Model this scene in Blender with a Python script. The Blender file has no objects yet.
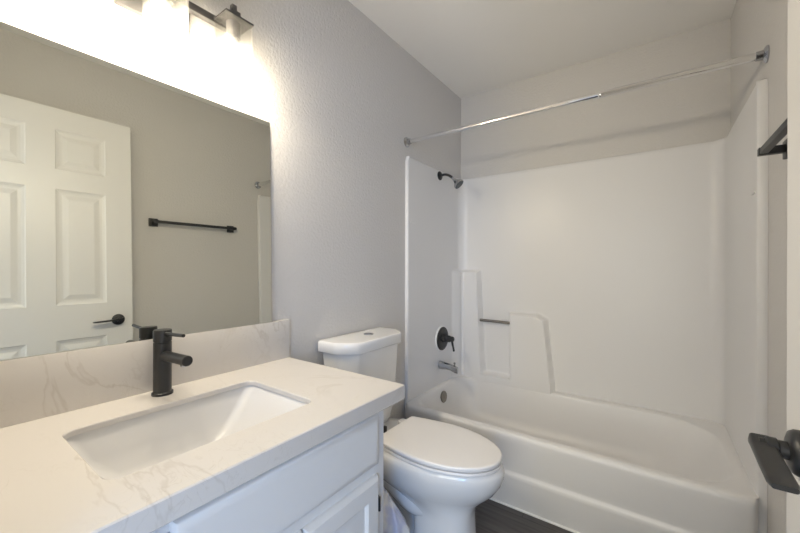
import bpy, bmesh, math, random
from mathutils import Vector, Matrix

random.seed(7)
SC = bpy.context.scene
COL = SC.collection
PI = math.pi

# ------------------------------------------------------------------ camera
cam_d = bpy.data.cameras.new('camera')
cam = bpy.data.objects.new('camera', cam_d)
COL.objects.link(cam)
F_PX = 355.55
cam_d.sensor_width = 36.0
cam_d.lens = F_PX / 800.0 * 36.0
cam_d.clip_start = 0.02
cam_d.clip_end = 50
th, pt, rl = math.radians(35.527), math.radians(-0.007), math.radians(0.127)
fw = Vector((-math.sin(th) * math.cos(pt), math.cos(th) * math.cos(pt), math.sin(pt)))
rt = Vector((math.cos(th), math.sin(th), 0))
up = rt.cross(fw)
rt, up = rt * math.cos(rl) + up * math.sin(rl), up * math.cos(rl) - rt * math.sin(rl)
m = Matrix(((rt.x, up.x, -fw.x, 1.1967), (rt.y, up.y, -fw.y, 0.0), (rt.z, up.z, -fw.z, 1.1635), (0, 0, 0, 1)))
cam.matrix_world = m
SC.camera = cam

# ------------------------------------------------------------------ light settings
world = bpy.data.worlds.new('world')
SC.world = world
world.use_nodes = True
world.node_tree.nodes['Background'].inputs[0].default_value = (0.75, 0.86, 1.0, 1)
world.node_tree.nodes['Background'].inputs[1].default_value = 0.3

WARM = (1.0, 0.88, 0.69)
BULB_W = 450.0           # emission strength of each bulb
COOL = (0.78, 0.88, 1.0)

def area(name, loc, target, sx, sy, power, color):
    d = bpy.data.lights.new(name, 'AREA')
    d.shape = 'RECTANGLE'
    d.size, d.size_y = sx, sy
    d.energy = power
    d.color = color
    o = bpy.data.objects.new(name, d)
    COL.objects.link(o)
    o.location = loc
    o.rotation_euler = (Vector(target) - Vector(loc)).to_track_quat('-Z', 'Y').to_euler()
    return o

# added, unseen area lights for daylight from the doorway; both windows are made up
area('window_daylight', (1.35, -1.97, 1.20), (1.35, 0.0, 1.20), 1.2, 1.9, 40, (1.0, 0.99, 0.90))
area('window_skylight', (2.24, -1.97, 1.20), (1.75, 0.0, 1.20), 0.5, 1.9, 46, (0.25, 0.51, 1.0))

SC.view_settings.view_transform = 'Standard'
SC.view_settings.look = 'None'
SC.view_settings.exposure = 0.0
SC.view_settings.gamma = 1.0
SC.view_settings.use_curve_mapping = False
SC.cycles.use_denoising = True
SC.cycles.max_bounces = 10
SC.cycles.diffuse_bounces = 6
SC.cycles.transparent_max_bounces = 16
SC.cycles.caustics_reflective = False
SC.cycles.caustics_refractive = False
SC.cycles.sample_clamp_indirect = 6.0

# ------------------------------------------------------------------ materials
def mat(name, color, rough=0.5, metal=0.0, coat=0.0, spec=0.5, bump=None):
    M = bpy.data.materials.new(name)
    M.use_nodes = True
    nt = M.node_tree
    b = nt.nodes['Principled BSDF']
    b.inputs['Base Color'].default_value = (*color, 1)
    b.inputs['Roughness'].default_value = rough
    b.inputs['Metallic'].default_value = metal
    b.inputs['Coat Weight'].default_value = coat
    b.inputs['Coat Roughness'].default_value = 0.08
    b.inputs['Specular IOR Level'].default_value = spec
    if bump:
        scale, strength, dist, detail = bump
        tc = nt.nodes.new('ShaderNodeTexCoord')
        n = nt.nodes.new('ShaderNodeTexNoise')
        n.inputs['Scale'].default_value = scale
        n.inputs['Detail'].default_value = detail
        bp = nt.nodes.new('ShaderNodeBump')
        bp.inputs['Strength'].default_value = strength
        bp.inputs['Distance'].default_value = dist
        nt.links.new(tc.outputs['Object'], n.inputs['Vector'])
        nt.links.new(n.outputs['Fac'], bp.inputs['Height'])
        nt.links.new(bp.outputs['Normal'], b.inputs['Normal'])
    return M

M_WALL = mat('wall_paint', (0.63, 0.612, 0.59), 0.62, spec=0.3, bump=(85, 0.38, 0.006, 3))
M_CEIL = mat('ceiling_paint', (0.86, 0.845, 0.82), 0.8, spec=0.2, bump=(120, 0.2, 0.002, 2))
M_TRIM = mat('trim_paint', (0.80, 0.79, 0.77), 0.35)
M_DOOR = mat('door_paint', (0.75, 0.735, 0.71), 0.38)
M_CAB = mat('cabinet_paint', (0.74, 0.745, 0.75), 0.32)
M_TUB = mat('fiberglass', (0.745, 0.738, 0.735), 0.36, coat=0.0, bump=(7, 0.05, 0.01, 1))
M_PORC = mat('porcelain', (0.76, 0.76, 0.76), 0.10, coat=0.5)
M_SEAT = mat('seat_plastic', (0.80, 0.785, 0.775), 0.28)
M_SINK = mat('sink_ceramic', (0.66, 0.66, 0.665), 0.12, coat=0.4)
M_BLACK = mat('matte_black', (0.022, 0.023, 0.025), 0.42, spec=0.45)
M_BLACKM = mat('black_metal', (0.03, 0.031, 0.033), 0.36, metal=0.3)
M_BRONZE = mat('dark_fixture_metal', (0.075, 0.072, 0.072), 0.45, metal=0.4)
M_CHROME = mat('chrome', (0.48, 0.49, 0.51), 0.09, metal=1.0)
M_ROD = mat('polished_rod', (0.80, 0.80, 0.80), 0.08, metal=1.0)
M_STEEL = mat('brushed_nickel', (0.27, 0.255, 0.235), 0.3, metal=1.0)
M_FACE = mat('spray_face', (0.06, 0.08, 0.09), 0.3)
M_CAULK = mat('caulk', (0.85, 0.85, 0.84), 0.5)
M_SOCKET = mat('socket_metal', (0.22, 0.21, 0.21), 0.35, metal=0.7, bump=(260, 0.6, 0.003, 1))

def mat_mirror():
    M = bpy.data.materials.new('mirror_silver')
    M.use_nodes = True
    b = M.node_tree.nodes['Principled BSDF']
    b.inputs['Base Color'].default_value = (0.86, 0.88, 0.83, 1)
    b.inputs['Metallic'].default_value = 1.0
    b.inputs['Roughness'].default_value = 0.0
    return M
M_MIRROR = mat_mirror()
M_MEDGE = mat('mirror_edge', (0.42, 0.48, 0.42), 0.2)

def mat_glass():
    M = bpy.data.materials.new('seeded_clear_glass')
    M.use_nodes = True
    nt = M.node_tree
    nt.nodes.clear()
    out = nt.nodes.new('ShaderNodeOutputMaterial')
    tr = nt.nodes.new('ShaderNodeBsdfTransparent')
    tr.inputs[0].default_value = (0.95, 0.95, 0.94, 1)
    gl = nt.nodes.new('ShaderNodeBsdfGlossy')
    gl.inputs['Roughness'].default_value = 0.08
    df = nt.nodes.new('ShaderNodeBsdfTranslucent')
    df.inputs[0].default_value = (0.95, 0.93, 0.90, 1)
    lw = nt.nodes.new('ShaderNodeLayerWeight')
    lw.inputs['Blend'].default_value = 0.5
    pw = nt.nodes.new('ShaderNodeMath'); pw.operation = 'POWER'
    pw.inputs[1].default_value = 4.0
    fr = nt.nodes.new('ShaderNodeMath'); fr.operation = 'MULTIPLY_ADD'
    fr.inputs[1].default_value = 0.45
    fr.inputs[2].default_value = 0.03
    nt.links.new(lw.outputs['Facing'], pw.inputs[0])
    nt.links.new(pw.outputs[0], fr.inputs[0])
    m1 = nt.nodes.new('ShaderNodeMixShader')
    m2 = nt.nodes.new('ShaderNodeMixShader')
    m1.inputs[0].default_value = 0.10
    tc = nt.nodes.new('ShaderNodeTexCoord')
    vo = nt.nodes.new('ShaderNodeTexVoronoi')
    vo.inputs['Scale'].default_value = 110
    bp = nt.nodes.new('ShaderNodeBump')
    bp.inputs['Strength'].default_value = 0.3
    bp.inputs['Distance'].default_value = 0.003
    L = nt.links.new
    L(tc.outputs['Object'], vo.inputs['Vector'])
    L(vo.outputs['Distance'], bp.inputs['Height'])
    L(bp.outputs['Normal'], gl.inputs['Normal'])
    L(tr.outputs[0], m1.inputs[1]); L(df.outputs[0], m1.inputs[2])
    L(fr.outputs[0], m2.inputs[0]); L(m1.outputs[0], m2.inputs[1]); L(gl.outputs[0], m2.inputs[2])
    L(m2.outputs[0], out.inputs['Surface'])
    return M
M_GLASS = mat_glass()

def mat_bulb():
    M = bpy.data.materials.new('lit_bulb')
    M.use_nodes = True
    b = M.node_tree.nodes['Principled BSDF']
    b.inputs['Base Color'].default_value = (0.9, 0.88, 0.85, 1)
    b.inputs['Emission Color'].default_value = (*WARM, 1)
    b.inputs['Emission Strength'].default_value = BULB_W
    return M
M_BULB = mat_bulb()

def mat_quartz():
    M = mat('marble_quartz', (0.8, 0.78, 0.75), 0.22)
    nt = M.node_tree
    b = nt.nodes['Principled BSDF']
    L = nt.links.new
    tc = nt.nodes.new('ShaderNodeTexCoord')
    mp = nt.nodes.new('ShaderNodeMapping')
    mp.inputs['Rotation'].default_value = (0.2, 0.35, 0.85)
    mp.inputs['Scale'].default_value = (1.0, 2.3, 1.4)
    L(tc.outputs['Object'], mp.inputs['Vector'])
    n1 = nt.nodes.new('ShaderNodeTexNoise')
    n1.inputs['Scale'].default_value = 1.5
    n1.inputs['Detail'].default_value = 5
    n1.inputs['Roughness'].default_value = 0.55
    n1.inputs['Distortion'].default_value = 0.9
    L(mp.outputs[0], n1.inputs['Vector'])
    r1 = nt.nodes.new('ShaderNodeValToRGB')          # thin veins at one noise level
    e = r1.color_ramp.elements
    e[0].position = 0.484; e[0].color = (0, 0, 0, 1)
    e[1].position = 0.497; e[1].color = (1, 1, 1, 1)
    x = r1.color_ramp.elements.new(0.503); x.color = (0.6, 0.6, 0.6, 1)
    x = r1.color_ramp.elements.new(0.512); x.color = (0, 0, 0, 1)
    L(n1.outputs['Fac'], r1.inputs[0])
    n2 = nt.nodes.new('ShaderNodeTexNoise')
    n2.inputs['Scale'].default_value = 2.4
    n2.inputs['Detail'].default_value = 2
    L(tc.outputs['Object'], n2.inputs['Vector'])
    r2 = nt.nodes.new('ShaderNodeValToRGB')
    r2.color_ramp.elements[0].position = 0.46
    r2.color_ramp.elements[1].position = 0.66
    L(n2.outputs['Fac'], r2.inputs[0])
    mu = nt.nodes.new('ShaderNodeMath'); mu.operation = 'MULTIPLY'
    L(r1.outputs[0], mu.inputs[0]); L(r2.outputs[0], mu.inputs[1])
    m2 = nt.nodes.new('ShaderNodeMath'); m2.operation = 'MULTIPLY'
    m2.inputs[1].default_value = 0.28
    L(mu.outputs[0], m2.inputs[0])
    mx = nt.nodes.new('ShaderNodeMix'); mx.data_type = 'RGBA'
    mx.inputs[6].default_value = (0.62, 0.60, 0.58, 1)
    mx.inputs[7].default_value = (0.30, 0.25, 0.20, 1)
    n3 = nt.nodes.new('ShaderNodeTexNoise')          # fine grey veining
    n3.inputs['Scale'].default_value = 11
    n3.inputs['Detail'].default_value = 4
    n3.inputs['Distortion'].default_value = 1.2
    L(mp.outputs[0], n3.inputs['Vector'])
    r3 = nt.nodes.new('ShaderNodeValToRGB')
    e3 = r3.color_ramp.elements
    e3[0].position = 0.485; e3[0].color = (0, 0, 0, 1)
    e3[1].position = 0.50; e3[1].color = (1, 1, 1, 1)
    x = e3.new(0.515); x.color = (0, 0, 0, 1)
    L(n3.outputs['Fac'], r3.inputs[0])
    n4 = nt.nodes.new('ShaderNodeTexNoise')
    n4.inputs['Scale'].default_value = 5.0
    L(tc.outputs['Object'], n4.inputs['Vector'])
    r4 = nt.nodes.new('ShaderNodeValToRGB')
    r4.color_ramp.elements[0].position = 0.50
    r4.color_ramp.elements[1].position = 0.68
    L(n4.outputs['Fac'], r4.inputs[0])
    m5 = nt.nodes.new('ShaderNodeMath'); m5.operation = 'MULTIPLY'
    L(r3.outputs[0], m5.inputs[0]); L(r4.outputs[0], m5.inputs[1])
    m6 = nt.nodes.new('ShaderNodeMath'); m6.operation = 'MULTIPLY_ADD'; m6.inputs[1].default_value = 0.16
    m6.use_clamp = True
    L(m5.outputs[0], m6.inputs[0]); L(m2.outputs[0], m6.inputs[2])
    L(m6.outputs[0], mx.inputs[0])
    L(mx.outputs[2], b.inputs['Base Color'])
    return M
M_QUARTZ = mat_quartz()

def mat_floor():
    M = mat('vinyl_plank', (0.1, 0.095, 0.095), 0.45)
    nt = M.node_tree
    b = nt.nodes['Principled BSDF']
    L = nt.links.new
    tc = nt.nodes.new('ShaderNodeTexCoord')
    br = nt.nodes.new('ShaderNodeTexBrick')
    br.inputs['Scale'].default_value = 1.0
    br.inputs['Brick Width'].default_value = 1.2
    br.inputs['Row Height'].default_value = 0.18
    br.inputs['Mortar Size'].default_value = 0.0015
    br.inputs['Color1'].default_value = (0.102, 0.094, 0.091, 1)
    br.inputs['Color2'].default_value = (0.084, 0.078, 0.076, 1)
    br.inputs['Mortar'].default_value = (0.05, 0.048, 0.048, 1)
    L(tc.outputs['Object'], br.inputs['Vector'])
    mp = nt.nodes.new('ShaderNodeMapping')
    mp.inputs['Scale'].default_value = (4, 60, 1)
    L(tc.outputs['Object'], mp.inputs['Vector'])
    n = nt.nodes.new('ShaderNodeTexNoise')
    n.inputs['Scale'].default_value = 1.0
    n.inputs['Detail'].default_value = 5
    L(mp.outputs[0], n.inputs['Vector'])
    mx = nt.nodes.new('ShaderNodeMix'); mx.data_type = 'RGBA'; mx.blend_type = 'OVERLAY'
    mx.inputs[0].default_value = 0.65
    L(br.outputs['Color'], mx.inputs[6]); L(n.outputs['Fac'], mx.inputs[7])
    L(mx.outputs[2], b.inputs['Base Color'])
    return M
M_FLOOR = mat_floor()

def mat_bag():
    M = bpy.data.materials.new('clear_plastic_film')
    M.use_nodes = True
    nt = M.node_tree
    b = nt.nodes['Principled BSDF']
    L = nt.links.new
    tc = nt.nodes.new('ShaderNodeTexCoord')
    n = nt.nodes.new('ShaderNodeTexNoise')
    n.inputs['Scale'].default_value = 11
    L(tc.outputs['Object'], n.inputs['Vector'])
    r = nt.nodes.new('ShaderNodeValToRGB')
    r.color_ramp.elements[0].position = 0.52; r.color_ramp.elements[0].color = (0.82, 0.82, 0.83, 1)
    r.color_ramp.elements[1].position = 0.60; r.color_ramp.elements[1].color = (0.62, 0.64, 0.80, 1)
    L(n.outputs['Fac'], r.inputs[0])
    L(r.outputs[0], b.inputs['Base Color'])
    b.inputs['Roughness'].default_value = 0.2
    b.inputs['Alpha'].default_value = 0.8
    return M
M_BAG = mat_bag()

# ------------------------------------------------------------------ mesh helpers (world coordinates)
def BM():
    return bmesh.new()

def box(bm, x0, x1, y0, y1, z0, z1, bev=0.0, seg=2):
    vs = [bm.verts.new((x, y, z)) for x in (x0, x1) for y in (y0, y1) for z in (z0, z1)]
    q = [(0, 1, 3, 2), (4, 6, 7, 5), (0, 4, 5, 1), (2, 3, 7, 6), (0, 2, 6, 4), (1, 5, 7, 3)]
    fs = [bm.faces.new([vs[i] for i in f]) for f in q]
    if bev > 0:
        es = list({e for f in fs for e in f.edges})
        bmesh.ops.bevel(bm, geom=es, offset=bev, segments=seg, affect='EDGES', profile=0.5)

def loft(bm, loops, cap0=False, cap1=False, closed=True):
    rows = [[bm.verts.new(p) for p in lp] for lp in loops]
    n = len(rows[0])
    for a, b in zip(rows[:-1], rows[1:]):
        for i in range(n if closed else n - 1):
            j = (i + 1) % n
            bm.faces.new((a[i], a[j], b[j], b[i]))
    if cap0:
        bm.faces.new(list(reversed(rows[0])))
    if cap1:
        bm.faces.new(rows[-1])
    return rows

def frame_of(d):
    d = Vector(d).normalized()
    a = Vector((0, 0, 1)) if abs(d.z) < 0.9 else Vector((1, 0, 0))
    u = d.cross(a).normalized()
    return d, u, d.cross(u).normalized()

def lathe(bm, base, axis, prof, n=32):
    """prof: list of (distance along axis, radius); closes at both ends"""
    d, u, v = frame_of(axis)
    base = Vector(base)
    loops = []
    for t, r in prof:
        c = base + d * t
        loops.append([c + (u * math.cos(2 * PI * k / n) + v * math.sin(2 * PI * k / n)) * max(r, 1e-4) for k in range(n)])
    loft(bm, loops, True, True)

def tube(bm, pts, r, n=14):
    pts = [Vector(p) for p in pts]
    loops = []
    d0, u, v = frame_of(pts[1] - pts[0])
    for i, p in enumerate(pts):
        d = (pts[min(i + 1, len(pts) - 1)] - pts[max(i - 1, 0)]).normalized()
        u = (u - d * u.dot(d)).normalized()
        v = d.cross(u)
        rr = r[i] if isinstance(r, (list, tuple)) else r
        loops.append([p + (u * math.cos(2 * PI * k / n) + v * math.sin(2 * PI * k / n)) * rr for k in range(n)])
    loft(bm, loops, True, True)

def rrect(x0, x1, y0, y1, z, r, seg=8):
    """rounded rectangle loop; r = one radius or (front-left, front-right, back-right, back-left)"""
    if not isinstance(r, (tuple, list)):
        r = (r,) * 4
    out = []
    cs = [(x0 + r[0], y0 + r[0], PI, r[0]), (x1 - r[1], y0 + r[1], 1.5 * PI, r[1]),
          (x1 - r[2], y1 - r[2], 0, r[2]), (x0 + r[3], y1 - r[3], 0.5 * PI, r[3])]
    for cx, cy, a0, rr in cs:
        for k in range(seg + 1):
            a = a0 + 0.5 * PI * k / seg
            out.append(Vector((cx + rr * math.cos(a), cy + rr * math.sin(a), z)))
    return out

LOC = {}
def smooth(o, angle=40):
    for p in o.data.polygons:
        p.use_smooth = True
    o.data.set_sharp_from_angle(angle=math.radians(angle))

def obj(name, bm, material, parent=None, sm=40, loc=None, flip=False):
    bmesh.ops.recalc_face_normals(bm, faces=bm.faces)
    if flip:
        bmesh.ops.reverse_faces(bm, faces=bm.faces)
    if loc is None:
        if parent is not None:
            loc = LOC[parent.name]
        else:
            xs = [v.co for v in bm.verts]
            mn = [min(c[i] for c in xs) for i in range(3)]
            mx = [max(c[i] for c in xs) for i in range(3)]
            loc = Vector(((mn[0] + mx[0]) / 2, (mn[1] + mx[1]) / 2, mn[2]))
    loc = Vector(loc)
    bmesh.ops.translate(bm, verts=bm.verts, vec=-loc)
    me = bpy.data.meshes.new(name)
    bm.to_mesh(me)
    bm.free()
    o = bpy.data.objects.new(name, me)
    COL.objects.link(o)
    me.materials.append(material)
    if parent is not None:
        o.parent = parent
        o.location = loc - LOC[parent.name]
    else:
        o.location = loc
    LOC[o.name] = loc
    if sm:
        smooth(o, sm)
    return o

def tag(o, label=None, cat=None, group=None, kind=None):
    if label: o['label'] = label
    if cat: o['category'] = cat
    if group: o['group'] = group
    if kind: o['kind'] = kind
    return o

def thing(name, label, cat, loc, group=None, kind=None):
    o = bpy.data.objects.new(name, None)
    o.empty_display_size = 0.05
    COL.objects.link(o)
    o.location = loc
    LOC[o.name] = Vector(loc)
    return tag(o, label, cat, group, kind)

def S(e0, e1, x):
    t = max(0.0, min(1.0, (x - e0) / (e1 - e0)))
    return t * t * (3 - 2 * t)

# ------------------------------------------------------------------ the room
W, D, H = 1.516, 2.4686, 2.44
YF = 0.04                      # inner face of the doorway wall
T = 0.12
DX0, DX1, DH = 0.60, 1.41, 2.07     # doorway

def wall(name, label, parts, material=M_WALL, cat='wall'):
    b = BM()
    for p in parts:
        box(b, *p)
    o = obj(name, b, material, sm=None)
    return tag(o, label, cat, kind='structure')

wall('floor', 'dark grey wood-look plank floor', [(-0.12, 2.72, -2.12, D + T, -0.10, 0.0)], M_FLOOR, 'floor')
wall('ceiling', 'flat white painted ceiling', [(-0.12, 2.72, -2.12, D + T, H, H + 0.1)], M_CEIL, 'ceiling')
wall('wall_left', 'light grey textured wall with the mirror and toilet', [(-T, 0, -2.0, D + T, 0, H)])
wall('wall_right', 'light grey textured wall with the towel bar', [(W, W + T, -0.08, D + T, 0, H)])
wall('wall_back', 'light grey textured wall above the shower surround', [(0, W, D, D + T, 0, H)])
wall('wall_front', 'light grey wall with the doorway',
     [(0, DX0, -0.08, YF, 0, H), (DX1, W, -0.08, YF, 0, H), (DX0, DX1, -0.08, YF, DH, H)])
# the room behind the doorway (only its daylight reaches the picture)
wall('wall_hall_right', 'pale wall of the room outside the doorway', [(2.6, 2.72, -2.0, -0.08, 0, H)], M_CEIL)
wall('wall_hall_near', 'pale wall beside the doorway outside', [(W + T, 2.6, -0.08, 0.04, 0, H)], M_CEIL)
wall('wall_hall_far', 'pale wall with the window outside the doorway',
     [(-T, 0.65, -2.12, -2.0, 0, H), (2.55, 2.72, -2.12, -2.0, 0, H), (0.65, 2.55, -2.12, -2.0, 0, 0.18), (0.65, 2.55, -2.12, -2.0, 2.22, H), (2.0, 2.05, -2.12, -2.0, 0.18, 2.22)], M_CEIL)
for n, (wx0, wx1) in enumerate(((0.65, 2.0), (2.05, 2.55))):  # frames made up to house the two added area lights
    b = BM()
    box(b, wx0, wx1, -2.08, -2.04, 0.18, 0.23)
    box(b, wx0, wx1, -2.08, -2.04, 2.17, 2.22)
    box(b, wx0, wx0 + 0.05, -2.08, -2.04, 0.23, 2.17)
    box(b, wx1 - 0.05, wx1, -2.08, -2.04, 0.23, 2.17)
    tag(obj('window_%d' % (n + 1), b, M_TRIM, sm=None), ('wide', 'narrow')[n] + ' white window frame in the room outside', 'window', kind='structure')
# door jamb lining
b = BM()
box(b, DX0, DX0 + 0.018, -0.08, YF, 0, DH)
box(b, DX1 - 0.009, DX1, -0.08, YF, 0, DH)
box(b, DX0 + 0.018, DX1 - 0.009, -0.08, YF, DH - 0.018, DH)
tag(obj('trim_1', b, M_TRIM, sm=None), 'white jamb lining of the doorway', 'trim', kind='structure')

# ------------------------------------------------------------------ six panel door, open along the right wall
DFX = 1.365                     # face towards the room
DT = 0.035
DY0, DY1 = 0.05, 0.798
DZ0, DZ1 = 0.012, 2.046

def panel_rings(bm, x, sgn, y0, y1, z0, z1, prof, fill=True):
    """concentric rectangular loops on a plane facing sgn*x; prof: (inset, height out of face)"""
    loops = []
    for ins, h in prof:
        a, c, e, g = y0 + ins, y1 - ins, z0 + ins, z1 - ins
        loops.append([Vector((x + sgn * h, a, e)), Vector((x + sgn * h, c, e)), Vector((x + sgn * h, c, g)), Vector((x + sgn * h, a, g))])
    loft(bm, loops, False, fill)

door = thing('door_1', 'white six-panel door standing open along the right wall', 'door', (DFX + DT / 2, DY0, DZ0), kind='structure')
b = BM()
ycuts = [(0.148, 0.358), (0.466, 0.677)]
zcuts = [(0.23, 0.823), (1.006, 1.618), (1.722, 1.934)]
xa, xb_ = DFX, DFX + DT
ys = [DY0, ycuts[0][0], ycuts[0][1], ycuts[1][0], ycuts[1][1], DY1]
zs = [DZ0, zcuts[0][0], zcuts[0][1], zcuts[1][0], zcuts[1][1], zcuts[2][0], zcuts[2][1], DZ1]
for x, sgn in ((xa, -1), (xb_, 1)):
    for i in range(5):
        for j in range(7):
            if i in (1, 3) and j in (1, 3, 5):
                panel_rings(b, x, sgn, ys[i], ys[i + 1], zs[j], zs[j + 1],
                            [(0, 0), (0.005, -0.004), (0.016, -0.008), (0.026, -0.009), (0.030, -0.0085), (0.052, -0.002)])
            else:
                b.faces.new([b.verts.new((x, yy, zz)) for yy, zz in ((ys[i], zs[j]), (ys[i + 1], zs[j]), (ys[i + 1], zs[j + 1]), (ys[i], zs[j + 1]))])
for (p, q) in (((DY0, DZ0), (DY1, DZ0)), ((DY1, DZ0), (DY1, DZ1)), ((DY1, DZ1), (DY0, DZ1)), ((DY0, DZ1), (DY0, DZ0))):
    b.faces.new([b.verts.new(c) for c in ((xa, *p), (xa, *q), (xb_, *q), (xb_, *p))])
bmesh.ops.remove_doubles(b, verts=b.verts, dist=1e-5)
obj('door_leaf', b, M_DOOR, door, sm=None)
# lever handle: rose, neck, flat lever (sub-parts)
HY, HZ = 0.728, 0.904
b = BM()
lathe(b, (DFX, HY, HZ), (-1, 0, 0), [(0, 0.031), (0.006, 0.031), (0.011, 0.028), (0.014, 0.020), (0.014, 0.001)], 32)
rose = obj('door_handle', b, M_BLACKM, door)
b = BM()
lathe(b, (DFX - 0.013, HY, HZ), (-1, 0, 0), [(0, 0.0125), (0.010, 0.0125), (0.012, 0.0145), (0.022, 0.0145), (0.024, 0.011), (0.030, 0.011)], 24)
obj('neck', b, M_BLACKM, rose)
b = BM()
LX0, LX1 = DFX - 0.054, DFX - 0.025
loops = []
for t in range(13):                        # flat lever, slightly dished, thinner to its end, with a rounded thick heel
    k = t / 12
    y = 0.742 - k * 0.136
    hz = 0.0052 + 0.0035 * max(0, 1 - k * 7) - 0.0012 * k
    zc = HZ + 0.004 - 0.010 * math.sin(k * 1.5) * 0.6
    rr = rrect(-(LX1 - LX0) / 2, (LX1 - LX0) / 2, -hz, hz, 0, min(hz * 0.9, 0.005), 4)
    ins = 0.82 if t in (0, 12) else 1.0
    loops.append([Vector(((LX0 + LX1) / 2 + p.x * ins - 0.002 * k, y, zc + p.y * ins)) for p in rr])
loft(b, loops, True, True)
obj('lever', b, M_BLACKM, rose)
# same handle on the hidden side, two hinges
b = BM()
lathe(b, (xb_, HY, HZ), (1, 0, 0), [(0, 0.033), (0.006, 0.033), (0.012, 0.026), (0.03, 0.012), (0.05, 0.012)], 24)
box(b, xb_ + 0.046, xb_ + 0.056, 0.62, 0.76, HZ - 0.010, HZ + 0.010, 0.004)
obj('door_handle', b, M_BLACKM, door)
for z in (0.25, 1.05, 1.80):
    b = BM()
    lathe(b, (xa + 0.002, DY0 - 0.005, z), (0, 0, 1), [(0, 0.006), (0.09, 0.006)], 12)
    obj('hinge', b, M_BLACK, door)

# ------------------------------------------------------------------ tub and shower surround (one moulded unit)
TX0, TX1, TYB = 0.020, 1.488, 2.43
YFL = 1.736                     # front edge of the surround flange
ZTOP = 1.815
ZDECK = 0.369
RC = 0.06
unit = thing('tub_shower_unit', 'white one-piece moulded bathtub and shower surround filling the alcove', 'bathtub', (W / 2, 2.1, 0.0))

def path(n_side=62, n_arc=12, n_back=136):
    """inner U path of the surround: list of (x, y, nx, ny)  (n = inward normal)"""
    P = []
    for k in range(n_side):
        P.append((TX0, YFL + (TYB - RC - YFL) * k / n_side, 1, 0))
    for k in range(n_arc):
        a = PI - 0.5 * PI * k / n_arc
        P.append((TX0 + RC + RC * math.cos(a), TYB - RC + RC * math.sin(a), -math.cos(a), -math.sin(a)))
    for k in range(n_back):
        P.append((TX0 + RC + (TX1 - TX0 - 2 * RC) * k / n_back, TYB, 0, -1))
    for k in range(n_arc):
        a = 0.5 * PI - 0.5 * PI * k / n_arc
        P.append((TX1 - RC + RC * math.cos(a), TYB - RC + RC * math.sin(a), -math.cos(a), -math.sin(a)))
    for k in range(n_side + 1):
        P.append((TX1, TYB - RC - (TYB - RC - YFL) * k / n_side, -1, 0))
    return P

def sst(e0, e1, x):
    return S(e0, e1, x)

def offset(x, y, z, nx, ny):
    """how far the wall bulges inward: corner tower, shelf block and the raised strip under the recess"""
    w = 0.020
    fall = lambda d: S(-w / 2, w / 2, d)            # d > 0 inside
    h = 0.0
    ztow = 1.131
    if ny < -0.99:                                   # back wall
        xr = 0.172 + 0.052 * (ztow - z)
        tower = min(fall(xr - x), fall(ztow - z))
        bl = 0.412
        brr = 0.627 + 0.105 * (0.846 - z)
        zt = 0.846 - max(0, (x - (brr - 0.05))) * 0.5
        block = min(fall(x - bl + 0.012), fall(brr - x), fall(zt - z))
        low = min(fall(0.412 - z), fall(brr - x))
        h = 0.052 * max(tower, block, low)
    elif nx > 0.01 and x < 0.3:                      # left corner of the tower
        if nx > 0.999:
            h = 0.030 * max(0, min(1, (y - 2.285) / 0.070)) * fall(ztow - z)
        else:
            h = (0.030 + 0.022 * (1 - nx)) * fall(ztow - z)
    return h

P = path()
zl = [ZDECK - 0.012]
z = ZDECK
while z < ZTOP - 0.02:
    zl.append(z)
    step = 0.007 if (0.36 < z < 0.45 or 0.80 < z < 0.89 or 1.10 < z < 1.16) else 0.02
    z += step
zl += [ZTOP - 0.014, ZTOP - 0.004, ZTOP]
b = BM()
loops = []
for z in zl:
    rnd = 0.0
    if z > ZTOP - 0.012:
        rnd = 0.006 * ((z - (ZTOP - 0.012)) / 0.012) ** 2
    loops.append([Vector((x + nx * (offset(x, y, z, nx, ny) - rnd), y + ny * (offset(x, y, z, nx, ny) - rnd), z)) for x, y, nx, ny in P])
# top lip back to the drywall
def outer(x, y, nx, ny):
    return (0.001 if nx > 0.5 else (W - 0.001 if nx < -0.5 else x), D - 0.001 if (ny < -0.3 or y > TYB - RC) else y)
loops.append([Vector((*outer(x, y, nx, ny), ZTOP + 0.002)) for x, y, nx, ny in P])
rows = loft(b, loops, closed=False)
# front flanges (face towards the room) with a rounded edge
for side in (0, 1):
    idx = 0 if side == 0 else -1
    xw = 0.0004 if side == 0 else W - 0.0004
    xf = TX0 if side == 0 else TX1
    sg = -1 if side == 0 else 1
    prof = [(xf, YFL), (xf + sg * 0.002, YFL - 0.006), (xf + sg * 0.007, YFL - 0.009), (xw - sg * 0.003, YFL - 0.009), (xw, YFL - 0.0085), (xw, YFL + 0.02)]
    lp = []
    for z in (0.02, 0.37, 1.0, 1.5, ZTOP - 0.03, ZTOP - 0.012, ZTOP - 0.003, ZTOP + 0.002):
        lp.append([Vector((px, py + (0.012 * S(ZTOP - 0.03, ZTOP + 0.002, z) if py < YFL + 0.01 else 0), z)) for px, py in prof])
    loft(b, lp, closed=False, cap1=True)
obj('surround_wall', b, M_TUB, unit, sm=50)

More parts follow.
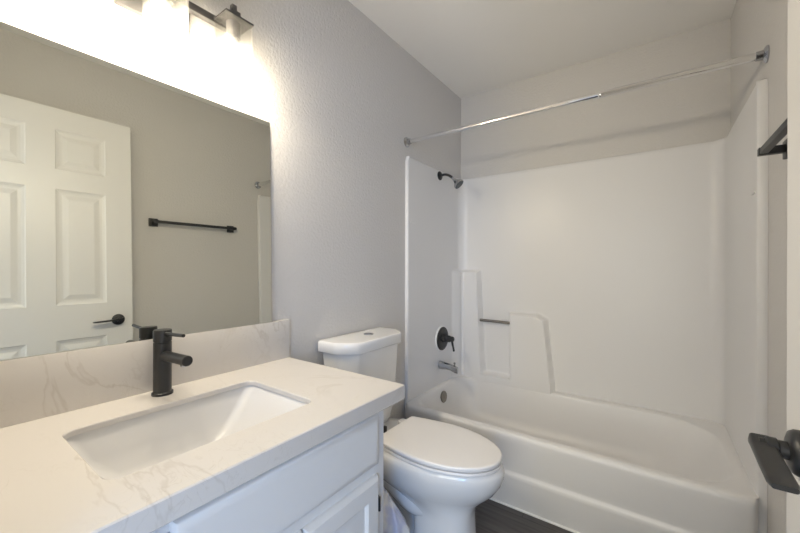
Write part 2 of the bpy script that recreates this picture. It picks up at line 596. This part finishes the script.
# tub: apron, rim, basin
YR = 1.682                      # front crest of the rim
b = BM()
def wy(p):
    return p
L = []
L.append(rrect(0.020, W - 0.024, YR + 0.030, TYB + 0.028, ZDECK - 0.001, 0.012, 10))
L.append(rrect(0.030, W - 0.030, YR + 0.033, TYB + 0.002, ZDECK, 0.03, 10))
L.append(rrect(0.044, 1.452, YR + 0.037, 2.388, ZDECK - 0.001, (0.10, 0.16, 0.24, 0.14), 10))
L.append(rrect(0.050, 1.446, YR + 0.049, 2.382, ZDECK - 0.007, (0.10, 0.16, 0.24, 0.14), 10))
L.append(rrect(0.055, 1.440, YR + 0.064, 2.377, ZDECK - 0.022, (0.10, 0.16, 0.24, 0.14), 10))
L.append(rrect(0.070, 1.400, YR + 0.092, 2.366, 0.27, (0.10, 0.16, 0.23, 0.14), 10))
L.append(rrect(0.090, 1.330, YR + 0.114, 2.350, 0.16, (0.10, 0.16, 0.21, 0.14), 10))
L.append(rrect(0.108, 1.290, YR + 0.138, 2.334, 0.115, (0.10, 0.15, 0.19, 0.13), 10))
L.append(rrect(0.140, 1.240, YR + 0.168, 2.305, 0.090, (0.09, 0.13, 0.16, 0.11), 10))
L.append(rrect(0.200, 1.150, YR + 0.230, 2.240, 0.082, (0.06, 0.09, 0.10, 0.08), 10))
loft(b, L, cap1=True)
# rim and apron as one swept sheet
prof = [(0.036, ZDECK), (0.018, ZDECK), (0.008, ZDECK - 0.003), (0.002, ZDECK - 0.010), (0.000, ZDECK - 0.022), (0.001, ZDECK - 0.045),
        (0.008, 0.26), (0.014, 0.205), (0.017, 0.188), (0.0165, 0.180), (0.012, 0.173), (0.009, 0.164), (0.010, 0.150), (0.018, 0.10), (0.035, 0.003)]
EX = 0.022
xs = [EX + q for q in (0.0, 0.004, 0.010, 0.020, 0.034)] + [0.06 + (W - 0.12) * k / 24 for k in range(1, 24)] + [W - EX - q for q in (0.034, 0.020, 0.010, 0.004, 0.0)]
L = []
for x in xs:
    e = min(x, W - x) - EX
    back = 0.044 * (1 - math.sqrt(max(0, 1 - (1 - min(e, 0.034) / 0.034) ** 2)))
    L.append([Vector((x, YR + min(dy + back * (1 if zz < ZDECK - 0.001 else 0.4), 0.05), zz)) for dy, zz in prof])
loft(b, L, closed=False)
obj('tub', b, M_TUB, unit, sm=50)
b = BM()
tube(b, [(0.02, YR + 0.031, 0.003), (0.5, YR + 0.031, 0.003), (1.0, YR + 0.031, 0.003), (W - 0.02, YR + 0.031, 0.003)], 0.0055, 8)
obj('caulk_bead', b, M_CAULK, unit)
b = BM()
lathe(b, (0.063, 2.084, 0.302), (1, 0, 0.08), [(0, 0.038), (0.006, 0.038), (0.010, 0.034), (0.011, 0.012), (0.0115, 0.001)], 32)
lathe(b, (0.073, 2.084, 0.303), (1, 0, 0.08), [(0, 0.006), (0.003, 0.005), (0.004, 0.001)], 12)
ov = tag(obj('overflow_plate', b, M_STEEL, unit), 'round brushed nickel overflow plate')
b = BM()
lathe(b, (0.27, 2.06, 0.081), (0, 0, 1), [(0, 0.035), (0.004, 0.035), (0.006, 0.028), (0.006, 0.001)], 24)
obj('drain', b, M_STEEL, unit)
b = BM()
tube(b, [(0.164, 2.402, 0.783), (0.29, 2.402, 0.782), (0.410, 2.402, 0.780)], 0.0095, 16)
tag(obj('grab_bar', b, M_STEEL, unit), 'short brushed steel bar across the recess')
# small moulded tabs on the panels
b = BM()
box(b, TX0 - 0.002, TX0 + 0.004, 1.755, 1.80, 1.425, 1.432, 0.002)
obj('moulded_tab', b, M_TUB, unit)
b = BM()
box(b, TX1 - 0.004, TX1 + 0.002, 1.755, 1.80, 1.425, 1.432, 0.002)
obj('moulded_tab', b, M_TUB, unit)

# ------------------------------------------------------------------ shower fixtures
PX = TX0                        # face of the left panel
t = thing('shower_sprayer', 'chrome shower head on a black arm high on the left surround panel', 'shower head', (PX, 2.106, 1.78))
b = BM()
lathe(b, (PX, 2.106, 1.775), (1, 0, 0), [(0, 0.030), (0.004, 0.030), (0.009, 0.024), (0.012, 0.011), (0.012, 0.001)], 28)
tag(obj('flange', b, M_BLACK, t), 'black round flange')
b = BM()
pts = []
for k in range(13):
    a = k / 12
    pts.append((PX + 0.008 + 0.085 * a, 2.106 + 0.010 * a, 1.775 + 0.010 * math.sin(a * 2.2) - 0.036 * a ** 2.2))
tube(b, pts, 0.0085, 14)
tag(obj('arm', b, M_BLACK, t), 'black curved arm')
dv = Vector((0.70, 0.10, -0.72)).normalized()
bs = Vector(pts[-1]) - dv * 0.004
b = BM()
lathe(b, bs, dv, [(0, 0.0095), (0.020, 0.0095), (0.022, 0.013), (0.030, 0.013), (0.036, 0.017), (0.050, 0.029), (0.058, 0.0355), (0.068, 0.0365), (0.070, 0.035)], 32)
hd = tag(obj('head', b, M_CHROME, t), 'chrome bell')
b = BM()
lathe(b, bs + dv * 0.0695, dv, [(0, 0.034), (0.0025, 0.032), (0.003, 0.001)], 32)
for ring, n in ((0.009, 5), (0.018, 10), (0.026, 14)):
    for k in range(n):
        _, u, v = frame_of(dv)
        a = 2 * PI * k / n
        lathe(b, bs + dv * 0.072 + (u * math.cos(a) + v * math.sin(a)) * ring, dv, [(0, 0.0016), (0.002, 0.001)], 6)
obj('spray_face', b, M_FACE, hd)

t = thing('shower_valve', 'black round shower valve with a lever on the left surround panel', 'shower valve', (PX, 2.132, 0.675))
b = BM()
lathe(b, (PX, 2.132, 0.675), (1, 0, 0), [(0, 0.083), (0.004, 0.083), (0.007, 0.080), (0.009, 0.070), (0.010, 0.001)], 48)
tag(obj('gasket', b, M_CAULK, t), 'thin white sealing ring')
b = BM()
lathe(b, (PX + 0.004, 2.136, 0.674), (1, 0, 0), [(0, 0.079), (0.006, 0.079), (0.009, 0.076), (0.011, 0.060), (0.013, 0.030), (0.013, 0.001)], 48)
obj('escutcheon', b, M_BLACK, t)
b = BM()
lathe(b, (PX + 0.016, 2.134, 0.678), (1, 0, 0), [(0, 0.030), (0.020, 0.028), (0.021, 0.023), (0.048, 0.022), (0.049, 0.018), (0.072, 0.018), (0.076, 0.014), (0.077, 0.001)], 28)
hub = obj('hub', b, M_BLACK, t)
b = BM()
tube(b, [(PX + 0.080, 2.134, 0.684), (PX + 0.084, 2.132, 0.655), (PX + 0.092, 2.130, 0.625), (PX + 0.098, 2.129, 0.600)], [0.0085, 0.0075, 0.0065, 0.007], 12)
obj('lever', b, M_BLACK, hub)

t = thing('tub_spout', 'short chrome tub spout below the black shower valve', 'tub spout', (PX, 2.112, 0.46))
b = BM()
loops = []
for k in range(11):
    a = k / 10
    x = PX + 0.001 + 0.128 * a
    top = 0.528 - 0.012 * a - 0.010 * a ** 4
    bot = 0.473 + 0.008 * a - (0.018 * S(0.55, 0.95, a))
    hw = 0.024 - 0.003 * a
    cz_, hz = (top + bot) / 2, (top - bot) / 2
    loops.append([Vector((x + (0.006 * (1 - math.cos(q)) if k == 10 else 0), 2.112 + hw * math.cos(q) * (1 if abs(math.cos(q)) < .7 else 1), cz_ + hz * math.sin(q)))
                  for q in [2 * PI * i / 20 for i in range(20)]])
loft(b, loops, True, True)
obj('spout_body', b, M_CHROME, t)
b = BM()
lathe(b, (PX + 0.112, 2.112, 0.510), (0, 0, 1), [(0, 0.004), (0.012, 0.004), (0.013, 0.0075), (0.020, 0.0075), (0.022, 0.005)], 14)
obj('diverter_knob', b, M_CHROME, t)

# ------------------------------------------------------------------ shower rod
YROD, ZROD = 1.7396, 1.9014
t = thing('shower_curtain_rod', 'chrome tension shower rod spanning the alcove above the tub', 'curtain rod', (W / 2, YROD, ZROD))
for side in (0, 1):
    b = BM()
    lathe(b, (0.0 if side == 0 else W, YROD, ZROD), (1 if side == 0 else -1, 0, 0),
          [(0, 0.029), (0.004, 0.029), (0.008, 0.025), (0.012, 0.017), (0.030, 0.0155), (0.032, 0.013)], 32)
    obj('flange', b, M_CHROME, t)
b = BM()
tube(b, [(0.025, YROD, ZROD), (0.55, YROD, ZROD), (1.02, YROD, ZROD)], 0.0120, 20)
obj('inner_tube', b, M_ROD, t)
b = BM()
lathe(b, (1.0, YROD, ZROD), (1, 0, 0), [(0, 0.0130), (0.004, 0.0155), (0.012, 0.0155), (0.014, 0.0142), (0.485, 0.0142)], 20)
obj('outer_tube', b, M_ROD, t)

# ------------------------------------------------------------------ towel bar on the right wall
t = thing('towel_bar', 'black square towel bar on the right wall behind the door', 'towel bar', (W, 1.23, 1.48))
ZB = 1.508
for y in (0.965, 1.490):
    b = BM()
    box(b, W - 0.010, W, y - 0.026, y + 0.026, ZB - 0.026, ZB + 0.026, 0.002)
    p = obj('wall_plate', b, M_BLACK, t)
    b = BM()
    box(b, W - 0.066, W - 0.010, y - 0.011, y + 0.011, ZB - 0.011, ZB + 0.011, 0.0015)
    obj('post', b, M_BLACK, p)
b = BM()
box(b, W - 0.064, W - 0.046, 0.945, 1.510, ZB - 0.009, ZB + 0.009, 0.0015)
obj('bar', b, M_BLACK, t)

# ------------------------------------------------------------------ vanity cabinet
CX, CY0, CY1, CZ = 0.535, YF + 0.008, 0.844, 0.7575
t = thing('vanity_cabinet', 'white painted vanity cabinet under the marble countertop', 'cabinet', (0.27, 0.44, 0.0))
b = BM()
box(b, 0.004, CX - 0.018, CY1 - 0.018, CY1, 0.0, CZ)
box(b, 0.004, CX - 0.018, CY0, CY0 + 0.018, 0.0, CZ)
box(b, 0.004, 0.012, CY0 + 0.018, CY1 - 0.018, 0.0, CZ)
box(b, 0.012, CX - 0.018, CY0 + 0.018, CY1 - 0.018, 0.10, 0.118)
box(b, CX - 0.075, CX - 0.060, CY0 + 0.018, CY1 - 0.018, 0.0, 0.10)
obj('carcass', b, M_CAB, t, sm=None)
b = BM()
FB = CX - 0.018
box(b, FB, CX, CY1 - 0.045, CY1, 0.10, CZ, 0.0015)
box(b, FB, CX, CY0, CY0 + 0.045, 0.10, CZ, 0.0015)
box(b, FB, CX, CY0 + 0.045, CY1 - 0.045, 0.717, CZ)
box(b, FB, CX, CY0 + 0.045, CY1 - 0.045, 0.555, 0.605)
box(b, FB, CX, CY0 + 0.045, CY1 - 0.045, 0.10, 0.14)
box(b, FB, CX, 0.215, 0.255, 0.14, 0.717)
obj('face_frame', b, M_CAB, t, sm=None)

def slab_front(name, y0, y1, z0, z1, raised):
    b = BM()
    xo, th_ = CX, 0.019
    lp = [[Vector((xo, a, c)) for a, c in ((y0, z0), (y1, z0), (y1, z1), (y0, z1))]]
    if raised:
        prof = [(0, 0.006), (0.003, 0.012), (0.010, 0.0185), (0.014, 0.019), (0.052, 0.019), (0.056, 0.0165), (0.060, 0.011), (0.070, 0.010), (0.078, 0.011), (0.100, 0.0165), (0.103, 0.017)]
    else:
        prof = [(0, 0.007), (0.003, 0.012), (0.008, 0.0160), (0.018, 0.0188), (0.024, 0.019)]
    for ins, h in prof:
        lp.append([Vector((xo + h, a, c)) for a, c in ((y0 + ins, z0 + ins), (y1 - ins, z0 + ins), (y1 - ins, z1 - ins), (y0 + ins, z1 - ins))])
    loft(b, lp, True, True)
    return obj(name, b, M_CAB, t, sm=25)
DY_R = 0.806
slab_front('false_drawer_front', 0.262, DY_R, 0.590, 0.737, False)
slab_front('drawer_front', 0.075, 0.225, 0.590, 0.737, False)
for (y0, y1, hy) in ((0.538, DY_R, DY_R + 0.002), (0.262, 0.532, 0.255), (0.075, 0.225, 0.07)):
    d = slab_front('cabinet_door', y0, y1, 0.125, 0.558, True)
    for z in (0.470, 0.19):
        b = BM()
        lathe(b, (CX + 0.010, hy + 0.003, z - 0.021), (0, 0, 1), [(0, 0.003), (0.001, 0.0042), (0.041, 0.0042), (0.042, 0.003)], 12)
        box(b, CX, CX + 0.003, hy, hy + 0.012, z - 0.019, z + 0.019, 0.0008)
        tag(obj('hinge', b, M_BLACK, d), 'black hinge')

# ------------------------------------------------------------------ countertop with the sink cut-out
KX, KY0, KY1, KZ, KT, KS = 0.578, YF + 0.002, 0.896, 0.802, 0.044, 0.014
SX0, SX1, SY0, SY1 = 0.154, 0.457, 0.199, 0.645
def plate_hole(bm, outer_loop, inner_loop, z):
    vo = [bm.verts.new((p[0], p[1], z)) for p in outer_loop]
    vi = [bm.verts.new((p[0], p[1], z)) for p in inner_loop]
    es = [bm.edges.new((v[i], v[(i + 1) % len(v)])) for v in (vo, vi) for i in range(len(v))]
    bmesh.ops.triangle_fill(bm, use_beauty=True, use_dissolve=False, edges=es)
    return vo, vi
b = BM()
e = 0.0025
out = rrect(0.002, KX, KY0, KY1, 0, 0.004, 3)
outs = rrect(0.002 + e, KX - e, KY0 + e, KY1 - e, 0, 0.003, 3)
inn = rrect(SX0, SX1, SY0, SY1, 0, 0.028, 8)
inns = rrect(SX0 - e * .7, SX1 + e * .7, SY0 - e * .7, SY1 + e * .7, 0, 0.028, 8)
to, ti = plate_hole(b, outs, inns, KZ)
lip = rrect(SX0 - 0.033, SX1 + 0.033, SY0 - 0.033, SY1 + 0.033, 0, 0.04, 8)
bo, li = plate_hole(b, outs, lip, KZ - KT)
lo = [b.verts.new((p.x, p.y, KZ - KS)) for p in lip]
bi = [b.verts.new((p.x, p.y, KZ - KS)) for p in inn]
mid = [[b.verts.new((p.x, p.y, zz)) for p in out] for zz in (KZ - e, KZ - KT + e)]
def stitch(a, c):
    n = len(a)
    for i in range(n):
        b.faces.new((a[i], a[(i + 1) % n], c[(i + 1) % n], c[i]))
stitch(to, mid[0]); stitch(mid[0], mid[1]); stitch(mid[1], bo); stitch(li, lo); stitch(lo, bi)
im = [b.verts.new((p.x, p.y, KZ - e)) for p in inn]
stitch(ti, im); stitch(im, bi)
ct = tag(obj('countertop', b, M_QUARTZ, sm=30), 'white marble-look quartz countertop with brown veins on the vanity', 'countertop')
b = BM()
box(b, 0.0, 0.0185, KY0, KY1, KZ, 0.9515, 0.0015)
tag(obj('backsplash', b, M_QUARTZ, sm=30), 'low marble-look backsplash along the wall under the mirror', 'backsplash')

# sink
t = thing('sink', 'white rectangular undermount sink set into the countertop', 'sink', ((SX0 + SX1) / 2, (SY0 + SY1) / 2, 0.62))
b = BM()
zt = KZ - KS - 0.001
L = [rrect(SX0 - 0.028, SX1 + 0.028, SY0 - 0.028, SY1 + 0.028, zt - 0.012, 0.04, 8),
     rrect(SX0 - 0.028, SX1 + 0.028, SY0 - 0.028, SY1 + 0.028, zt, 0.04, 8),
     rrect(SX0 - 0.004, SX1 + 0.004, SY0 - 0.004, SY1 + 0.004, zt, 0.028, 8),
     rrect(SX0 + 0.000, SX1 - 0.000, SY0 + 0.002, SY1 - 0.002, zt - 0.008, 0.026, 8),
     rrect(SX0 + 0.010, SX1 - 0.010, SY0 + 0.030, SY1 - 0.050, zt - 0.065, 0.026, 8),
     rrect(SX0 + 0.024, SX1 - 0.024, SY0 + 0.070, SY1 - 0.095, zt - 0.105, 0.028, 8),
     rrect(SX0 + 0.036, SX1 - 0.036, SY0 + 0.085, SY1 - 0.118, zt - 0.121, 0.03, 8),
     rrect(SX0 + 0.070, SX1 - 0.070, SY0 + 0.120, SY1 - 0.155, zt - 0.128, 0.03, 8)]
loft(b, L, cap1=True)
sb = obj('basin', b, M_SINK, t, sm=50)
sd = sb.modifiers.new('shell', 'SOLIDIFY'); sd.thickness = 0.008; sd.offset = -1
b = BM()
lathe(b, (0.305, 0.415, zt - 0.1275), (0, 0, 1), [(0, 0.024), (0.002, 0.024), (0.004, 0.019), (0.0045, 0.001)], 28)
tag(obj('drain', b, M_BLACK, t), 'black pop-up drain')

# faucet
FX, FY = 0.066, 0.4285
t = thing('faucet', 'matte black single-hole faucet standing behind the sink', 'faucet', (FX, FY, KZ))
b = BM()
lathe(b, (FX, FY, KZ), (0, 0, 1), [(0, 0.0265), (0.006, 0.0265), (0.008, 0.0245), (0.0085, 0.0225), (0.146, 0.0225), (0.147, 0.021)], 40)
obj('body', b, M_BLACKM, t)
b = BM()
lathe(b, (FX, FY, KZ + 0.147), (0, 0, 1), [(0, 0.0205), (0.0025, 0.0205), (0.003, 0.0228), (0.032, 0.0228), (0.0345, 0.0215), (0.035, 0.001)], 40)
cap = obj('cap', b, M_BLACKM, t)
b = BM()
tube(b, [(FX + 0.015, FY, 0.974), (FX + 0.06, FY + 0.001, 0.976), (FX + 0.124, FY + 0.002, 0.980)], 0.0048, 14)
obj('lever', b, M_BLACKM, cap)
b = BM()
d = Vector((0.138, 0.0, 0.006)).normalized()
lathe(b, (FX + 0.012, FY, 0.912), d, [(0, 0.0135), (0.139, 0.0135), (0.1405, 0.012), (0.1405, 0.001)], 32)
sp = obj('spout', b, M_BLACKM, t)
b = BM()
lathe(b, (FX + 0.133, FY, 0.906), (0, 0, -1), [(0, 0.009), (0.004, 0.009), (0.0045, 0.001)], 20)
tag(obj('aerator', b, M_CHROME, sp), 'small chrome aerator')

# ------------------------------------------------------------------ mirror, leaning very slightly back
t = thing('mirror', 'large frameless wall mirror standing on the backsplash', 'mirror', (0.014, 0.46, 0.9515))
TILT = 0.0188
b = BM()
MY0, MY1, MH = 0.095, 0.8155, 0.7595
def mp(dx, y, h):
    return Vector((0.0165 - h * TILT - dx, y, 0.9525 + h))
vs = [b.verts.new(mp(*p)) for p in ((0, MY0, 0), (0, MY1, 0), (0, MY1, MH), (0, MY0, MH))]
b.faces.new(vs)
obj('mirror_face', b, M_MIRROR, t, sm=None)
b = BM()
q = [mp(dx, y, h) for dx in (0.0002, 0.0022) for y, h in ((MY0, 0), (MY1, 0), (MY1, MH), (MY0, MH))]
v = [b.verts.new(p) for p in q]
for f in ((0, 1, 2, 3), (4, 7, 6, 5), (0, 4, 5, 1), (1, 5, 6, 2), (2, 6, 7, 3), (3, 7, 4, 0)):
    b.faces.new([v[i] for i in f])
obj('mirror_backing', b, M_MEDGE, t, sm=None)

# ------------------------------------------------------------------ vanity light: backplate, bar, three square glass shades
t = thing('vanity_light', 'dark three-lamp vanity light with square glass shades above the mirror', 'wall light', (0.0, 0.428, 1.876))
b = BM()
box(b, 0.0, 0.018, 0.334, 0.522, 1.876, 1.99, 0.002)
obj('backplate', b, M_BRONZE, t)
b = BM()
box(b, 0.028, 0.050, 0.205, 0.655, 1.944, 1.968, 0.002)
box(b, 0.018, 0.028, 0.37, 0.486, 1.945, 1.967, 0.001)
obj('bar', b, M_BRONZE, t)
ZC = 1.952
for y in (0.231, 0.428, 0.625):
    x = 0.083
    hs = 0.047
    b = BM()
    box(b, x - hs + 0.009, x + hs - 0.005, y - hs, y + hs, ZC, ZC + 0.006, 0.0012)
    box(b, x - 0.016, x + 0.016, y - 0.016, y + 0.016, ZC + 0.006, ZC + 0.036, 0.0012)
    box(b, x - 0.008, x + 0.008, y - 0.008, y + 0.008, ZC + 0.036, ZC + 0.058, 0.0012)
    cp = obj('lamp_cap', b, M_BRONZE, t)
    b = BM()
    x0, x1, y0, y1, g = x - hs + 0.012, x + hs - 0.007, y - hs + 0.002, y + hs - 0.002, 0.003
    z0, z1 = 1.797, ZC - 0.0005
    L = [rrect(x0, x1, y0, y1, z0, 0.004, 3), rrect(x0, x1, y0, y1, z1, 0.004, 3),
         rrect(x0 + g, x1 - g, y0 + g, y1 - g, z1, 0.003, 3), rrect(x0 + g, x1 - g, y0 + g, y1 - g, z0, 0.003, 3)]
    L.append(L[0])
    loft(b, L)
    bmesh.ops.remove_doubles(b, verts=b.verts, dist=1e-6)
    obj('lamp_shade', b, M_GLASS, cp, sm=30)
    b = BM()
    lathe(b, (x, y, ZC - 0.0005), (0, 0, -1), [(0, 0.022), (0.004, 0.021), (0.046, 0.021), (0.050, 0.018), (0.050, 0.001)], 28)
    obj('socket', b, M_SOCKET, cp)
    b = BM()
    lathe(b, (x, y, ZC - 0.0505), (0, 0, -1), [(0, 0.012), (0.010, 0.013), (0.030, 0.019), (0.055, 0.0275), (0.058, 0.0275), (0.058, 0.001)], 28)
    obj('bulb_base', b, M_TRIM, cp)
    b = BM()
    lathe(b, (x, y, ZC - 0.1087), (0, 0, -1), [(0, 0.0275), (0.012, 0.0285), (0.024, 0.0265), (0.036, 0.020), (0.044, 0.009), (0.045, 0.001)], 28)
    obj('bulb', b, M_BULB, cp)

# ------------------------------------------------------------------ toilet
TY = 1.285
t = thing('toilet', 'white two-piece toilet with closed lid between vanity and tub', 'toilet', (0.38, TY, 0.0))

TKY = TY - 0.028
def dee(x0, x1, hw, z, bow=0.35, rb=0.03, rf=0.08, yc=TKY):
    """tank outline: straight back, bowed front"""
    pts = []
    cs = [(x0, yc - hw, rb), (x1, yc - hw, rf), (x1, yc + hw, rf), (x0, yc + hw, rb)]
    base = rrect(x0, x1, yc - hw, yc + hw, z, (rb, rf, rf, rb), 8)
    for p in base:
        k = (p.x - x0) / (x1 - x0)
        q = (p.y - yc) / hw
        pts.append(Vector((p.x - bow * (x1 - x0) * max(0, k) * (q * q), p.y, z)))
    return pts
b = BM()
L = []
for z, x0, x1, hw in ((0.422, 0.06, 0.165, 0.115), (0.432, 0.045, 0.185, 0.14), (0.452, 0.036, 0.196, 0.158), (0.50, 0.030, 0.204, 0.172),
                      (0.62, 0.026, 0.212, 0.187), (0.74, 0.022, 0.218, 0.198), (0.795, 0.020, 0.220, 0.201)):
    L.append(dee(x0, x1, hw, z, 0.34, 0.03, 0.07))
loft(b, L, True, True)
obj('tank', b, M_PORC, t, sm=55)
b = BM()
L = []
for z, i in ((0.796, 0.003), (0.800, 0.0), (0.832, 0.0), (0.840, 0.002), (0.8435, 0.006), (0.844, 0.012)):
    L.append(dee(0.012 + i, 0.240 - i, 0.218 - i, z, 0.36, 0.02, 0.075))
L.append(dee(0.05, 0.20, 0.16, 0.8445, 0.36, 0.02, 0.06))
loft(b, L, True, True)
lid = obj('tank_lid', b, M_PORC, t, sm=55)
b = BM()
lathe(b, (0.105, TKY + 0.02, 0.843), (0, 0, 1), [(0, 0.024), (0.003, 0.024), (0.005, 0.022), (0.0055, 0.001)], 32)
fb = tag(obj('flush_button', b, M_CHROME, lid), 'round chrome dual-flush button')
b = BM()
box(b, 0.085, 0.125, TKY + 0.0192, TKY + 0.0208, 0.8482, 0.849)
obj('button_split', b, M_BLACK, fb, sm=None)

def egg(xb, xf, hw, z, back=0.6, n=56, yc=TY, pf=2.0, pb=3.2):
    """toilet outline: squarish behind, elongated ellipse in front"""
    xm = xb + (xf - xb) * 0.42
    out = []
    for k in range(n):
        a = 2 * PI * k / n
        c, s = math.cos(a), math.sin(a)
        if c >= 0:
            p = pf
            x = xm + (xf - xm) * abs(c) ** (2 / p)
            y = hw * math.copysign(abs(s) ** (2 / p), s)
        else:
            p = pb
            x = xm - (xm - xb) * abs(c) ** (2 / p)
            y = hw * math.copysign(abs(s) ** (2 / p), s)
            k2 = (xm - x) / (xm - xb)
            y *= 1 - (1 - back) * k2 ** 1.6
        out.append(Vector((x, yc + y, z)))
    return out

b = BM()
col = dict(pb=6, pf=2.6)
L = [egg(0.395, 0.640, 0.112, 0.0, 1, **col), egg(0.395, 0.640, 0.112, 0.015, 1, **col), egg(0.402, 0.632, 0.104, 0.05, 1, **col),
     egg(0.404, 0.628, 0.099, 0.12, 1, **col), egg(0.400, 0.626, 0.098, 0.185, 1, **col), egg(0.370, 0.632, 0.104, 0.222, 0.95, pb=5, pf=2.5),
     egg(0.280, 0.650, 0.122, 0.252, 0.85, pb=3.6), egg(0.190, 0.682, 0.144, 0.282, 0.8, pb=3.4), egg(0.120, 0.713, 0.162, 0.312, 0.75),
     egg(0.085, 0.735, 0.175, 0.345, 0.74), egg(0.070, 0.746, 0.181, 0.375, 0.73), egg(0.065, 0.748, 0.182, 0.395, 0.72), egg(0.066, 0.744, 0.178, 0.408, 0.72), egg(0.074, 0.734, 0.169, 0.415, 0.72),
     egg(0.12, 0.68, 0.13, 0.416, 0.7)]
loft(b, L, True, True)
L = [rrect(0.135, 0.50, TY - 0.088, TY + 0.088, 0.0, 0.03), rrect(0.135, 0.50, TY - 0.088, TY + 0.088, 0.02, 0.03), rrect(0.14, 0.50, TY - 0.062, TY + 0.062, 0.06, 0.03),
     rrect(0.14, 0.50, TY - 0.060, TY + 0.060, 0.24, 0.03), rrect(0.11, 0.50, TY - 0.09, TY + 0.09, 0.33, 0.03), rrect(0.09, 0.50, TY - 0.11, TY + 0.11, 0.40, 0.03)]
loft(b, L, True, True)
# trapway swelling on each flank
for s in (-1, 1):
    pts = [(0.46, TY + s * 0.060, 0.20), (0.40, TY + s * 0.070, 0.20), (0.34, TY + s * 0.072, 0.225), (0.28, TY + s * 0.072, 0.255), (0.22, TY + s * 0.072, 0.235), (0.18, TY + s * 0.070, 0.16), (0.175, TY + s * 0.068, 0.02)]
    fine = []
    for i in range(len(pts) - 1):
        p0 = Vector(pts[max(i - 1, 0)]); p1 = Vector(pts[i]); p2 = Vector(pts[i + 1]); p3 = Vector(pts[min(i + 2, len(pts) - 1)])
        for k in range(5):
            u = k / 5
            fine.append(0.5 * ((2 * p1) + (p2 - p0) * u + (2 * p0 - 5 * p1 + 4 * p2 - p3) * u * u + (3 * p1 - p0 - 3 * p2 + p3) * u ** 3))
    fine.append(Vector(pts[-1]))
    tube(b, fine, 0.040, 16)
obj('bowl', b, M_PORC, t, sm=55)
def seat_loop(ins, z):
    x0, x1, hw, rc = 0.252 + ins, 0.737 - ins, 0.170 - ins, 0.012
    xm, hb = 0.47, 0.140 - ins
    R_ = []
    n = 26
    for k in range(n + 1):                              # front: elongated half ellipse, right side round to left side
        a = 0.5 * PI - PI * k / n
        R_.append(Vector((xm + (x1 - xm) * max(0.0, math.cos(a)) ** 0.97, TY + hw * math.sin(a), z)))
    side = []
    for k in range(1, 10):                              # flank tapering to the hinge edge
        u = k / 10
        side.append((xm - (xm - x0 - rc) * u, hw - (hw - hb) * u ** 1.6))
    cor = [(x0 + rc * (1 - math.sin(q)), hb - rc * (1 - math.cos(q))) for q in (0.0, 0.4, 0.8, 1.2, 0.5 * PI)]
    R_ += [Vector((x, TY - y, z)) for x, y in side + cor]
    R_ += [Vector((x, TY + y, z)) for x, y in reversed(side + cor)]
    return R_
b = BM()
loft(b, [seat_loop(0.012, 0.4165), seat_loop(0.0015, 0.4185), seat_loop(0.001, 0.422), seat_loop(0.003, 0.4265), seat_loop(0.009, 0.4278)], True, True)
obj('seat', b, M_SEAT, t, sm=50)
b = BM()
loft(b, [seat_loop(0.009, 0.4316), seat_loop(0.0015, 0.4330), seat_loop(0.001, 0.436), seat_loop(0.0, 0.443), seat_loop(0.0015, 0.4465), seat_loop(0.005, 0.4485), seat_loop(0.010, 0.449), seat_loop(0.06, 0.4495)], True, True)
obj('seat_lid', b, M_SEAT, t, sm=50)
for s in (-1, 1):
    b = BM()
    box(b, 0.218, 0.256, TY + s * 0.086 - 0.022, TY + s * 0.086 + 0.022, 0.4155, 0.440, 0.005)
    hg = obj('hinge_block', b, M_SEAT, t)
b = BM()
box(b, 0.228, 0.244, TY - 0.058, TY - 0.044, 0.4155, 0.462, 0.003)
tag(obj('hinge_cap', b, M_BLACK, t), 'small black hinge cap')
for s in (-1, 1):
    b = BM()
    lathe(b, (0.32, TY + s * 0.128, 0.0), (0, 0, 1), [(0, 0.016), (0.010, 0.015), (0.018, 0.010), (0.020, 0.001)], 16)
    obj('bolt_cap', b, M_SEAT, t)

# ------------------------------------------------------------------ crumpled plastic bag beside the toilet
b = BM()
bmesh.ops.create_icosphere(b, subdivisions=4, radius=1.0)
rnd = random.Random(3)
dirs = [(Vector((rnd.uniform(-1, 1), rnd.uniform(-1, 1), rnd.uniform(-1, 1))).normalized(), rnd.uniform(4, 11), rnd.uniform(0, 6)) for _ in range(9)]
for v in b.verts:
    n = v.co.normalized()
    k = 1 + sum(0.055 * abs(math.sin(n.dot(d) * f + ph)) for d, f, ph in dirs) - 0.25
    tp = 1 - 0.62 * S(0.1, 1.0, n.z)               # gathered towards its top
    v.co = Vector((n.x * 0.105 * k * tp, n.y * 0.062 * k * tp, n.z * 0.145 * k))
mz = min(v.co.z for v in b.verts)
for v in b.verts:
    v.co.z = max(v.co.z - mz - 0.012, 0.0)
bmesh.ops.translate(b, verts=b.verts, vec=Vector((0.355, 1.075, 0.001)))
tag(obj('plastic_bag', b, M_BAG, sm=70), 'crumpled white and lilac plastic bag on the floor beside the toilet', 'plastic bag')
